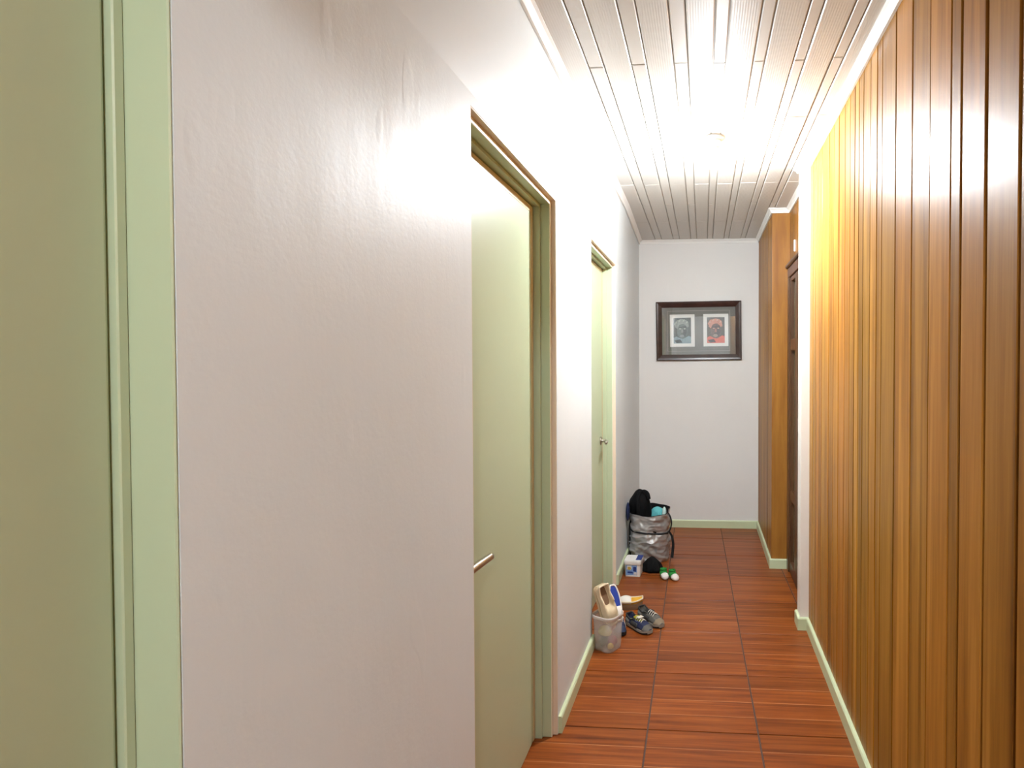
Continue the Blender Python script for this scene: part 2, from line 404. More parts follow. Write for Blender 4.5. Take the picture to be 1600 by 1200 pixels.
# ------------------------------------------------------------------ right panelled wall (each board a part)
def board(parent, x0, x1, y0, y1, z0, z1, mat, gap, bev=.0022):
    oy, ox = (y0+y1)/2, (x0+x1)/2
    return box('plank', x0, x1, y0+gap/2, y1-gap/2, z0, z1, mat, parent, bev, 1, origin=(ox, oy, z0))
wr = box('wall_right', XP+.009, .80, -.30, YPOST0+.05, -.05, H+.03, M['groove'])
tag(wr, 'honey brown vertical timber board wall along the right side', 'wall', kind='structure')
ys = [1.091, 1.217, 1.330, 1.384, 1.509, 1.636, 1.772, 1.903, 1.957, 2.031, 2.118, 2.178, 2.235, 2.308, 2.390, 2.490, 2.585, 2.676, 2.758, 2.831, 2.908, 2.989, 3.057, YPOST0+.004]
y = 1.091
while y > -.28: y -= .1265; ys.insert(0, y)
wide = {1.091: .011, 1.217: .009, 1.330: .011, 1.384: .0025, 1.636: .008, 1.957: .0028, 2.118: .003}
def gapof(v): return wide.get(round(v, 3), .0052)
for a, b_ in zip(ys[:-1], ys[1:]):
    ga, gb = gapof(a)/2, gapof(b_)/2
    dx = random.uniform(-.0012, .0012)
    board(wr, XP+dx, XP+.016+dx, a+ga, b_-gb, .002, H+.01, M['plank'], 0)
wr2 = tag(box('wall_right_rear', XP, .80, YBACK, -.30, -.05, H+.03, M['plank']), 'timber wall continuing behind the viewer', 'wall', kind='structure')
# white post at the end of the board wall
bm = bmesh.new(); add_box(bm, XPOST, .80, YPOST0, YPOST1, 0, H+.02, .002)
tag(bm_obj('trim_2', bm, M['post']), 'white painted post at the end of the timber board wall', 'post', kind='structure')
# alcove wall above and around the brown door
wa = box('wall_alcove', XALC+.010, .80, YPOST1, YBOX+.03, 2.04, H+.03, M['groove'])
tag(wa, 'timber boards above the dark brown glazed door', 'wall', kind='structure')
yy = [YPOST1+.001 + i*(YBOX-YPOST1)/8 for i in range(9)]
for a, b_ in zip(yy[:-1], yy[1:]): board(wa, XALC, XALC+.014, a, b_, 2.08, H+.01, M['plank'], .004)
# panelled box beyond the door
wb = box('wall_box', XBOX+.012, .80, YBOX+.012, YB, -.05, H+.03, M['groove'])
tag(wb, 'timber board wall between the brown door and the end wall', 'wall', kind='structure')
n = 9; yy = [YBOX+.016 + i*(YB-YBOX-.016)/n for i in range(n+1)]
for a, b_ in zip(yy[:-1], yy[1:]): board(wb, XBOX+random.uniform(-.0008, .0008), XBOX+.014, a, b_, .002, H+.01, M['plank'], .004)
box('end_board', XBOX-.001, XALC+.002, YBOX-.002, YBOX+.016, .002, H+.01, M['plank_plain'], wb, .003, 2, origin=(.54, YBOX, 0))

# ------------------------------------------------------------------ brown glazed door in the alcove
dr = empty('door_4', (XALC, 3.65, 0)); tag(dr, 'dark brown door with narrow greenish glass panes past the white post', 'door', kind='structure')
def dbx(name, x0, x1, y0, y1, z0, z1, mat, par=None, bev=.003):
    o = box(name, x0-XALC, x1-XALC, y0-3.65, y1-3.65, z0, z1, mat, par or dr, bev)
    return o
xf = .583
dbx('head_casing', xf, .66, YPOST1+.002, YBOX-.003, 2.018, 2.085, M['dark_door'])
dbx('crown', xf-.016, .64, YPOST1+.002, YBOX-.003, 2.085, 2.110, M['dark_door'], None, .006)
dbx('jamb', xf, .66, 4.000, YBOX-.003, 0, 2.018, M['dark_door'])
dbx('jamb', xf, .66, YPOST1+.002, 3.285, 0, 2.018, M['dark_door'])
dbx('backing', .655, .70, YPOST1, YBOX, 0, 2.10, M['dark_door'], None, 0)
def sash(name, y0, y1, rails, st):
    # y0..y1 outer, stiles st wide, rails = list of (z0,z1) from bottom to top
    s = dbx(name, .590, .625, y0, y0+st, .006, 2.014, M['dark_door'])
    def sub(nm, *a): o = dbx(nm, *a); o.parent = s; return o
    sub('stile', .590, .625, y1-st, y1, .006, 2.014, M['dark_door'])
    for a, b_ in rails: sub('rail', .591, .624, y0+st, y1-st, a, b_, M['dark_door'])
    for (a, b_), (c, d) in zip(rails[:-1], rails[1:]): sub('pane', .612, .618, y0+st-.004, y1-st+.004, b_-.004, c+.004, M['frosted'], None, 0)
sash('side_panel', 3.742, 3.998, [(.006, .085), (.508, .572), (1.517, 1.594), (1.985, 2.014)], .042)
sash('leaf', 3.288, 3.738, [(.006, .16), (1.00, 1.09), (1.985, 2.014)], .06)
hook = box('wall_hook', XALC-.012, XALC-.0005, 3.832, 3.839, 2.160, 2.236, M['white_trim'], None, .002)
tag(hook, 'small white plastic clip on timber boards above the brown door', 'clip')

# ------------------------------------------------------------------ ceiling (each board a part)
ce = box('ceiling', -.75, .80, YBACK, YB+.1, H+.008, H+.05, M['ceil_gap'])
tag(ce, 'white boarded ceiling of alternating wide ribbed and narrow strips', 'ceiling', kind='structure')
xs = [-.545, -.413, -.356, -.257, -.202, -.105, -.054, .036, .081, .177, .218, .318, .359, .451, .492, .605]
jw = [-.26, .72, 1.64, 2.562, 3.478, 4.395, YB+.01]
jn = [-.26, .25, 1.17, 2.091, 3.012, 3.936, 4.86, YB+.01]
for i, (a, b_) in enumerate(zip(xs[:-1], xs[1:])):
    wd = i % 2 == 0
    js = jw if wd else jn
    jit = [0] + [random.uniform(-.006, .006) for _ in js[1:-1]] + [0]
    for k in range(len(js)-1):
        y0, y1 = js[k]+jit[k], js[k+1]+jit[k+1]
        dz = random.uniform(-.0008, .0008)
        g = .0045
        bm = bmesh.new(); w2, l2 = (b_-a-g)/2, (y1-y0-g*.8)/2
        z0 = H + (0 if wd else .0018) + dz
        lo = [(-w2, -l2), (w2, -l2), (w2, l2), (-w2, l2)]
        add_loft(bm, [[(p[0]*(1-.003/w2), p[1]*(1-.003/l2), 0) for p in lo], [(p[0], p[1], .0026) for p in lo], [(p[0], p[1], .012) for p in lo]])
        o = bm_obj('ceiling_board', bm, M['ceil_wide' if wd else 'ceil_narrow'], ce)
        o.location = ((a+b_)/2, (y0+y1)/2, z0)
tag(box('ceiling_rear', -.75, .80, YBACK, -.27, H, H+.008, M['ceil_narrow']), 'plain white ceiling behind the viewer', 'ceiling', kind='structure')

# cornices: profile measured out from the wall (u) and down from the ceiling (v)
CP = [(0, 0), (.030, 0), (.030, .005), (.022, .010), (.014, .017), (.009, .027), (.009, .032), (0, .032)]
def cornice(name, pts, nrm, label):
    """pts: polyline at ceiling height; nrm: outward direction for each point (mitre included)"""
    bm = bmesh.new(); rings = []
    for p, q in zip(pts, nrm):
        rings.append([(p[0]+q[0]*u, p[1]+q[1]*u, H+.002-v) for u, v in CP])
    add_loft(bm, rings)
    return tag(bm_obj(name, bm, M['white_trim']), label, 'cornice', kind='structure')
lx = XL+LN*(H-ZK)/(H+.03-ZK)
cornice('trim_3', [(lx-.001, -.15), (lx-.001, 3.9), (XL+.001, YB)], [(1, 0), (1, 0), (1, -1)], 'thin white cornice along the top of the left plaster wall')
cornice('trim_4', [(XL, YB), (XBOX, YB)], [(1, -1), (-1, -1)], 'thin white cornice above the framed picture wall')
cornice('trim_5', [(XBOX, YB), (XBOX, YBOX), (XALC, YBOX), (XALC, YPOST1), (XPOST, YPOST1), (XPOST, YPOST0), (XP, YPOST0), (XP, -.15)],
        [(-1, -1), (-1, -1), (-1, -1), (-1, 1), (-1, 1), (-1, -1), (-1, -1), (-1, 0)], 'white cornice following the timber wall, post and alcove')

# ------------------------------------------------------------------ baseboards
BH, BT = .066, .015
BP = [(0, 0), (BT, 0), (BT, BH-.006), (BT-.004, BH), (0, BH)]
def baseboard(name, pts, nrm, label):
    bm = bmesh.new(); rings = []
    for p, q in zip(pts, nrm): rings.append([(p[0]+q[0]*u, p[1]+q[1]*u, v) for u, v in BP])
    add_loft(bm, rings)
    return tag(bm_obj(name, bm, M['green_base']), label, 'baseboard', kind='structure')
e = .0005
baseboard('baseboard_left', [(XL, DOORS[0][1]+.002), (XL, DOORS[1][0]-.002)], [(1, 0), (1, 0)], 'pale green baseboard between the nearest door and middle green door')
baseboard('baseboard_left_middle', [(XL, DOORS[1][1]+.004), (XL, DOORS[2][0]-.002)], [(1, 0), (1, 0)], 'pale green baseboard between the two far green doors')
baseboard('baseboard_left_far', [(XL, DOORS[2][1]+.004), (XL, YB)], [(1, 0), (1, -1)], 'pale green baseboard behind the silver laundry bag')
baseboard('baseboard_back', [(XL, YB), (XBOX, YB)], [(1, -1), (-1, -1)], 'pale green baseboard along the end wall')
baseboard('baseboard_box', [(XBOX, YB), (XBOX, YBOX-.002), (XALC-.018, YBOX-.002)], [(-1, -1), (-1, -1), (0, -1)], 'pale green baseboard around the far timber corner')
baseboard('baseboard_right', [(XPOST, YPOST1), (XPOST, YPOST0), (XP, YPOST0), (XP, -.15)], [(-1, 0), (-1, -1), (-1, -1), (-1, 0)], 'pale green baseboard along the timber wall and post')

# ------------------------------------------------------------------ ceiling bulbs
def bulb(name, x, y, mat, r, label):
    root = empty(name, (x, y, H)); tag(root, label, 'lamp')
    n = 24
    def lat(nm, pr, m_):
        bm = bmesh.new(); add_loft(bm, [[(q*math.cos(2*math.pi*k/n), q*math.sin(2*math.pi*k/n), z) for k in range(n)] for q, z in pr])
        return bm_obj(nm, bm, m_, root, True)
    lat('rose', [(.044, .004), (.044, -.006), (.040, -.012), (.030, -.016)], M['porcelain'])
    lat('holder', [(.027, -.014), (.027, -.040), (.024, -.046), (.021, -.050)], M['porcelain'])
    zc = -.050 - r*1.12
    pr = [(.017, -.048)]; cut = 9
    for i in range(3, cut+1):
        a = math.pi*i/19; pr.append((r*math.sin(a), zc + r*math.cos(a)*1.05))
    lat('collar', pr, M['porcelain'])  # opaque upper half of the globe, added to cut light on the ceiling
    lat('bulb', [(r*math.sin(math.pi*i/19), zc + r*math.cos(math.pi*i/19)*1.05) for i in range(cut, 19)], mat)
    return root
bulb('ceiling_bulb', .055, 2.775, M['bulb_a'], .046, 'bare white globe bulb glowing on the middle of the ceiling')
bulb('ceiling_bulb', .20, -.98, M['bulb_b'], .062, 'bare bulb on the ceiling behind the viewer')

# ------------------------------------------------------------------ framed picture on the end wall
PC = Vector((-.0385, YB-.006, 1.714))
pf = empty('picture_frame', PC, (.008, -.011, 0)); tag(pf, 'dark wooden frame holding two small portrait prints on the end wall', 'picture')
M['frame_wood'] = wood('dark_frame_wood', [rgb(40, 24, 20), rgb(58, 36, 30), rgb(74, 48, 40)], .3, (14, 14, 14), tone=(.95, 1.05))
M['mat_grey'] = plain('grey_mat_board', rgb(116, 112, 104), .7, var=.05, vscale=30)
M['mat_line'] = plain('pale_mat_line', rgb(176, 168, 156), .6)
M['mat_white'] = plain('white_print_mount', rgb(232, 228, 220), .6)
FW, FH = .734, .508; fb = .050
def fpoly(u, v, d): return (u, -d, v)
cs = [(-FW/2, -FH/2), (FW/2, -FH/2), (FW/2, FH/2), (-FW/2, FH/2)]
def inset(c, t): return [(math.copysign(abs(u)-t, u), math.copysign(abs(v)-t, v)) for u, v in c]
bars = [('x', 0, 1), ('y', 1, 2), ('x', 2, 3), ('y', 3, 0)]
for _, i, j in bars:
    bm = bmesh.new()
    profl = [(0, .002), (0, .020), (.006, .026), (.020, .023), (.042, .015), (fb, .012), (fb, .002)]
    rings = [[fpoly(*inset(cs, t)[i], d) for t, d in profl], [fpoly(*inset(cs, t)[j], d) for t, d in profl]]
    add_loft(bm, rings); bm_obj('frame_bar', bm, M['frame_wood'], pf)
box('mat_board', -FW/2+fb-.004, FW/2-fb+.004, -.004, -.002, -FH/2+fb-.004, FH/2-fb+.004, M['mat_grey'], pf)
mw, mh = .535, .345
for (a, b_, c, d) in ((-mw/2, mw/2, mh/2, mh/2+.003), (-mw/2, mw/2, -mh/2-.003, -mh/2), (-mw/2-.003, -mw/2, -mh/2-.003, mh/2+.003), (mw/2, mw/2+.003, -mh/2-.003, mh/2+.003)):
    box('mat_line', a, b_, -.0046, -.004, c, d, M['mat_line'], pf)
box('glass', -FW/2+fb-.002, FW/2-fb+.002, -.0095, -.0085, -FH/2+fb-.002, FH/2-fb+.002, M['glass'], pf)
def flat(name, pts, d, mat, par):
    bm = bmesh.new(); f = bm.faces.new([bm.verts.new((u, -d, v)) for u, v in pts])
    r = bmesh.ops.extrude_face_region(bm, geom=[f])
    for v in [g for g in r['geom'] if isinstance(g, bmesh.types.BMVert)]: v.co.y -= .00015
    return bm_obj(name, bm, mat, par)
def blob2(cx, cy, rx, ry, n=18, j=0, seed=0, a0=0, a1=2*math.pi):
    rnd = random.Random(seed)
    return [(cx+rx*(1+rnd.uniform(-j, j))*math.cos(a0+(a1-a0)*k/n), cy+ry*(1+rnd.uniform(-j, j))*math.sin(a0+(a1-a0)*k/n)) for k in range(n)]
def portrait(cx, pal, label):
    """loosely brushed head and shoulders under leafy hair, printed on a white mount"""
    mt = box('print', -.1075, .1075, -.0056, -.004, -.140, .140, M['mat_white'], pf); mt.location = (cx, 0, .004); mt['label'] = label
    m_ = {k_: plain('print_%s_%s' % (k_, pal['id']), rgb(*c), .6, var=.35, vscale=55) for k_, c in pal.items() if k_ != 'id'}
    w, h = .076, .111
    flat('picture', [(-w, -h), (w, -h), (w, h), (-w, h)], .0058, m_['bg'], mt)
    flat('shirt', [(-w, -h), (w, -h), (w, -.055), (.055, -.045), (.02, -.065), (-.02, -.066), (-.05, -.05), (-w, -.062)], .0060, m_['shirt'], mt)
    flat('shirt_fold', [(-.07, -.085), (-.02, -.075), (.0, -.104), (-.05, -.108)], .0062, m_['dark'], mt)
    flat('hair', blob2(-.004, .055, .062, .045, 22, .14, 3), .0062, m_['hair'], mt)
    flat('face', blob2(.0, -.005, .046, .064, 20, .04, 5), .0064, m_['face'], mt)
    flat('cheek_shade', [(.008, .04), (.036, .035), (.040, -.02), (.022, -.058), (.006, -.03)], .0066, m_['dark'], mt)
    flat('brow', [(-.030, .030), (-.004, .036), (.030, .044), (.038, .032), (.004, .024), (-.028, .020)], .0068, m_['dark'], mt)
    for ex in (-.018, .021): flat('eye', blob2(ex, .016, .010, .0055, 10), .0068, m_['light'], mt)
    flat('nose', [(-.006, .014), (.004, .014), (.009, -.016), (-.010, -.016)], .0068, m_['nose'], mt)
    flat('mouth', blob2(-.001, -.030, .014, .005, 10), .0068, m_['dark'], mt)
    flat('beard', blob2(-.004, -.046, .020, .013, 12, .08, 9), .0068, m_['beard'], mt)
    for i in range(9):
        a = math.pi*(.06+.11*i); px, py = -.004+.052*math.cos(a), .052+.036*math.sin(a)
        flat('leaf', [(px-.010, py-.012), (px+.004, py-.004), (px+.008, py+.014), (px-.006, py+.004)], .0066+.0001*(i % 2), m_['light' if i % 2 else 'hair'], mt)
portrait(-.179+.0385-.001, dict(id='grey', bg=(66, 72, 66), shirt=(132, 152, 156), dark=(48, 56, 52), hair=(140, 146, 136), face=(92, 104, 96), light=(180, 186, 172), nose=(126, 132, 122), beard=(128, 138, 132)), 'grey green portrait print on white mount')
portrait(.110+.0385, dict(id='red', bg=(70, 58, 40), shirt=(216, 92, 66), dark=(58, 32, 28), hair=(196, 128, 102), face=(92, 62, 54), light=(208, 160, 136), nose=(168, 102, 84), beard=(150, 132, 116)), 'red and orange portrait print on white mount')

# ------------------------------------------------------------------ soft things: noisy blobs and shells
def nz3(p, sc, seed): return noise.noise(Vector(p)*sc + Vector((seed*7.3, seed*3.1, seed*5.7)))
def cloth_heap(name, loc, prof_, seed, mat, amp, parent=None, sx=1.0, sy=1.0, skew=(0, 0), n=40, rz=0.0, folds=7, sc=9, sub=1):
    """heap of fabric: rings (radius, z) pushed in and out by folds"""
    bm = bmesh.new(); rings = []
    zs = [z for _, z in prof_]; zmin, zmax = min(zs), max(zs)
    for i, (r, z) in enumerate(prof_):
        t = (z-zmin)/(zmax-zmin+1e-6); ring = []
        for k in range(n):
            a = 2*math.pi*k/n
            p = Vector((r*math.cos(a)*sx, r*math.sin(a)*sy, z))
            f = 1 + amp*nz3(p, sc, seed) + amp*.6*math.sin(folds*a + 6*nz3(p, sc*.5, seed+3))*(.3+.7*(1-t))
            f2 = amp*.25*nz3(p, sc*2.2, seed+9)
            q = Vector((p.x*(f+f2) + skew[0]*t, p.y*(f+f2) + skew[1]*t, max(zmin, z*(1+.12*amp*nz3(p, sc, seed+5)))))
            ring.append(q)
        rings.append(ring)
    add_loft(bm, rings)
    o = bm_obj(name, bm, mat, parent, True)
    o.location = loc; o.rotation_euler = (0, 0, rz)
    if sub: subsurf(o, sub)
    return o

# ------------------------------------------------------------------ silver laundry bag
M['silver'] = plain('silver_coated_fabric', rgb(176, 174, 172), .29, metal=.5, var=.10, vscale=14, bump=.9, bscale=24)
M['black_fabric'] = plain('black_fabric', rgb(10, 10, 11), .85, spec=.2, var=.2, vscale=20, bump=.3, bscale=120)
M['black_web'] = plain('black_webbing', rgb(18, 18, 20), .75, bump=.3, bscale=300)
M['navy'] = plain('navy_fabric', rgb(24, 36, 74), .8, var=.15, vscale=20, bump=.3, bscale=120)
BX, BY, BR = -.392, 4.245, .148
bag = empty('laundry_bag', (BX, BY, 0)); tag(bag, 'tall silver grey soft laundry bag with black straps against left wall', 'bag')
def bag_r(a, z):
    # softly squared footprint with wrinkles
    c, s_ = math.cos(a), math.sin(a)
    sq = 1/(abs(c)**3.2 + abs(s_)**3.2)**(1/3.2)
    r = BR*(.93 + .07*min(1, z/.08)) * (.55 + .45*sq)/1.0
    r *= 1 - .030*math.exp(-((z-.215)/.02)**2)
    p = Vector((c*.15, s_*.15, z))
    r += .011*nz3(p, 11, 1) + .007*nz3((p.x*1.2, p.y*1.2, p.z*2.4), 17, 2)
    r += .006*abs(math.sin(9*z*6 + 5*a + 3*nz3(p, 9, 4))) * (.5 + nz3(p, 8, 6))
    r += .014*math.exp(-((z-.085)/.06)**2)*max(0, nz3(p, 13, 8))
    d = .55*p.z + .5*math.sin(a*1.0+.6)*.15
    for sc_, am, sd in ((13, .0065, 21), (24, .0028, 23)):
        q = Vector((c*.10+d*.5, s_*.10, p.z*1.25 - c*.05))
        r += am*((1-2.2*abs(nz3(q, sc_, sd)))**3 if abs(nz3(q, sc_, sd)) < .45 else 0)
    return r*.975
nA = 132
def rim_z(a): return .352 + .012*math.sin(a+.4) + .016*nz3((math.cos(a), math.sin(a), .3), 1.4, 5)
rings = []; zl = [0, .006] + [.012+.338*i/64 for i in range(65)]
for z in zl:
    ring = []
    for k in range(nA):
        a = 2*math.pi*k/nA; t = z/.35; zz = z*rim_z(a)/.35
        r = bag_r(a, zz)*(1-.03*(1-min(1, z/.02)))
        ring.append((r*math.cos(a), r*math.sin(a), zz))
    rings.append(ring)
bm = bmesh.new()
vr = add_loft(bm, rings, cap=False); bm.faces.new(list(reversed(vr[0])))
o = bm_obj('bag_body', bm, M['silver'], bag, True)
bm = bmesh.new(); rin = []
for (dr_, z) in [(.0015, 0), (.004, .003), (.009, 0), (.012, -.06), (.016, -.13)]:
    rin.append([((bag_r(a, rim_z(a))-dr_)*math.cos(a), (bag_r(a, rim_z(a))-dr_)*math.sin(a), rim_z(a)+z) for a in [2*math.pi*k/nA for k in range(nA)]])
vr = add_loft(bm, rin, cap=False); bm.faces.new(vr[-1])
bm_obj('lining', bm, M['black_fabric'], bag, True)
bm = bmesh.new(); rb = []
for (dr_, dz) in [(-.003, -.006), (.004, -.006), (.004, .006), (-.003, .006)]:
    rb.append([((bag_r(a, .212+dz)+dr_)*math.cos(a), (bag_r(a, .212+dz)+dr_)*math.sin(a), .212+dz+.010*math.sin(a-2.0)) for a in [2*math.pi*k/nA for k in range(nA)]])
rb.append(rb[0]); add_loft(bm, rb, cap=False); bm_obj('waist_strap', bm, M['black_web'], bag, True)
bm = bmesh.new()
add_tube(bm, smooth_path([(.128, -.035, .350), (.150, -.048, .325), (.163, -.055, .285), (.160, -.055, .245), (.145, -.05, .205)], 5), .0055, 8)
bm_obj('handle', bm, M['black_web'], bag, True)
bm = bmesh.new()
add_ribbon(bm, smooth_path([(.146, -.045, .205), (.166, -.055, .175), (.176, -.060, .120), (.172, -.062, .06), (.168, -.066, .022)], 5), (.75, -.55, 0), .022, .004)
bm_obj('strap_end', bm, M['black_web'], bag)
bm = bmesh.new()
add_ribbon(bm, smooth_path([(-.118, -.080, .335), (-.139, -.066, .26), (-.142, -.062, .16), (-.137, -.066, .06), (-.128, -.075, .012)], 5), (.6, -.75, 0), .020, .004)
bm_obj('side_strap', bm, M['black_web'], bag)
# clothes in the bag
bm = bmesh.new(); rings = []
jk = cloth_heap('jacket', (BX-.064, BY-.030, .225), [(.001, 0), (.052, .002), (.066, .04), (.074, .09), (.080, .135), (.082, .170), (.079, .200), (.069, .228), (.052, .252), (.034, .270), (.014, .282), (.002, .285)], 4, M['black_fabric'], .24, sx=1.0, sy=.92, skew=(-.010, .008), folds=5, sc=13)
tag(jk, 'crumpled black jacket piled high out of the silver laundry bag', 'jacket')
bm = bmesh.new()
add_ribbon(bm, smooth_path([(-.006, -.085, .10), (-.010, -.092, .16), (-.014, -.080, .215), (-.006, -.045, .262), (.020, -.030, .285), (.052, -.040, .268), (.066, -.052, .222)], 5), (.95, .2, .1), .030, .012)
c_ = bm_obj('collar', bm, M['black_fabric'], jk, True); subsurf(c_, 1)
nv = cloth_heap('navy_garment', (BX-.150, BY-.098, .295), [(.001, 0), (.013, .004), (.019, .03), (.021, .06), (.020, .09), (.016, .115), (.008, .130), (.001, .133)], 11, M['navy'], .15, sx=.62, sy=1.6, n=20, folds=3, sc=14)
tag(nv, 'small navy blue garment hanging over the wall side of laundry bag', 'garment')
M['teal'] = plain('turquoise_fabric', rgb(96, 182, 186), .8, var=.25, vscale=40, bump=.3)
M['mint'] = plain('pale_mint_fabric', rgb(198, 226, 218), .8, var=.1, vscale=30, bump=.3)
tq = cloth_heap('turquoise_cloth', (BX+.056, BY+.020, .262), [(.001, 0), (.045, .004), (.052, .04), (.048, .075), (.034, .098), (.012, .108), (.001, .109)], 15, M['teal'], .22, sx=1.0, sy=.9, n=28, folds=5, sc=18)
tag(tq, 'crumpled turquoise cloth inside the silver laundry bag', 'cloth')
mn = cloth_heap('mint_cloth', (BX+.108, BY-.012, .268), [(.001, 0), (.020, .004), (.025, .04), (.022, .08), (.012, .105), (.001, .112)], 21, M['mint'], .22, sx=.8, sy=1.2, n=24, folds=4, sc=18)
tag(mn, 'pale mint cloth tucked beside turquoise one in laundry bag', 'cloth')

# ------------------------------------------------------------------ white tub with printed label
M['tub'] = plain('white_plastic', rgb(226, 222, 216), .35, var=.03)
M['print_blue'] = plain('light_blue_print', rgb(120, 156, 206), .4, var=.25, vscale=60)
M['print_navy'] = plain('navy_print', rgb(30, 52, 120), .4, var=.15, vscale=60)
M['print_yellow'] = plain('yellow_print', rgb(196, 164, 72), .4, var=.2, vscale=60)
M['print_pale'] = plain('pale_print', rgb(214, 214, 210), .4)
TBX, TBY = -.468, 3.892
tub = empty('plastic_tub', (TBX, TBY, 0), (0, 0, -.06)); tag(tub, 'small white plastic tub with blue and yellow printed label on floor', 'tub')
def rrect(w, d, r, z, n=5):
    out = []
    for cx, cy, a0 in ((w/2-r, d/2-r, 0), (-w/2+r, d/2-r, 90), (-w/2+r, -d/2+r, 180), (w/2-r, -d/2+r, 270)):
        for k in range(n): a = math.radians(a0+90*k/(n-1)); out.append((cx+r*math.cos(a), cy+r*math.sin(a), z))
    return out
bm = bmesh.new(); add_loft(bm, [rrect(.100, .104, .010, .001), rrect(.102, .106, .012, .004), rrect(.108, .112, .012, .092)]); bm_obj('tub_body', bm, M['tub'], tub, False)
bm = bmesh.new(); add_loft(bm, [rrect(.116, .120, .014, .086), rrect(.117, .121, .014, .104), rrect(.112, .116, .014, .112), rrect(.104, .108, .012, .113)]); bm_obj('lid', bm, M['tub'], tub)
def tubflat(name, pts, mat, off=.0):
    # on the front face (leaning slightly outward with height)
    bm = bmesh.new()
    def P(u, v): return (u, -.0532-.0030*(v/.09)-off, v)
    fr_ = [P(u, v) for u, v in pts]; bk = [(p[0], p[1]+.0012, p[2]) for p in fr_]
    add_loft(bm, [bk, fr_]); return bm_obj(name, bm, mat, tub)
tubflat('label', [(-.046, .012), (.030, .012), (.030, .080), (-.046, .080)], M['print_blue'])
tubflat('label_print', [(-.040, .050), (-.012, .046), (-.004, .060), (-.008, .078), (-.036, .076)], M['print_pale'], .0004)
tubflat('label_print', [(-.034, .050), (-.014, .046), (-.009, .058), (-.014, .068), (-.032, .068)], M['print_yellow'], .0008)
tubflat('label_print', [(.004, .040), (.024, .036), (.026, .068), (.006, .070)], M['print_navy'], .0005)
tubflat('label_print', [(-.034, .026), (.006, .024), (.0, .036), (-.034, .036)], M['print_navy'], .0006)
tubflat('label_print', [(.006, .018), (.028, .016), (.028, .032), (.012, .034)], M['print_pale'], .0007)
bm = bmesh.new(); add_box(bm, .020, .0575, -.045, .055, .1128, .1142, 0); bm_obj('lid_label', bm, M['print_navy'], tub)

# black crumpled bundle and two baby booties
bb = cloth_heap('black_bundle', (-.350, 3.955, 0), [(.036, .0), (.060, .004), (.066, .022), (.058, .046), (.046, .070), (.026, .090), (.012, .098), (.001, .100)], 33, M['black_fabric'], .34, sx=1.0, sy=.85, folds=4, sc=20, n=48)
tag(bb, 'crumpled black fabric bundle between white tub and green booties', 'bundle')
M['green_felt'] = plain('green_felt', rgb(30, 128, 48), .85, var=.2, vscale=60, bump=.3)
M['white_felt'] = plain('white_felt', rgb(226, 220, 214), .8, var=.06, vscale=60, bump=.3)
def bootie(loc, rz, seed, label):
    root = empty('baby_bootie', loc, (0, 0, rz)); tag(root, label, 'bootie', 'green and white booties by the laundry bag')
    n = 20
    def shell(nm, prof_, mat, seed):     # prof: (y, half width, z low, z high)
        bm = bmesh.new(); rg = []
        for y_, w_, z0, z1 in prof_:
            rg.append([(w_*math.cos(2*math.pi*k/n), y_ + .002*nz3((k*.3, y_*40, 1), 1, seed), (z0+z1)/2 + (z1-z0)/2*math.sin(2*math.pi*k/n)) for k in range(n)])
        add_loft(bm, rg); o = bm_obj(nm, bm, mat, root, True); return o
    shell('upper', [(.046, .006, .012, .030), (.043, .017, .005, .046), (.034, .024, .001, .056), (.020, .026, .0, .056), (.004, .026, .0, .048), (-.010, .025, .0, .040)], M['green_felt'], seed)
    shell('toe', [(-.006, .026, .0, .041), (-.020, .026, .0, .040), (-.034, .023, .001, .036), (-.043, .016, .003, .028), (-.047, .007, .008, .020)], M['white_felt'], seed+2)
    bm = bmesh.new(); add_tube(bm, [(.020*math.cos(a), .022+.017*math.sin(a), .054) for a in [2*math.pi*k/14 for k in range(15)]], .0045, 8, False); bm_obj('cuff', bm, M['green_felt'], root, True)
    return root
bootie((-.258, 3.835, 0), .30, 1, 'green baby bootie with white toe, the one beside the black bundle')
bootie((-.193, 3.816, 0), .52, 2, 'green baby bootie with white toe, the one farther from the bundle')

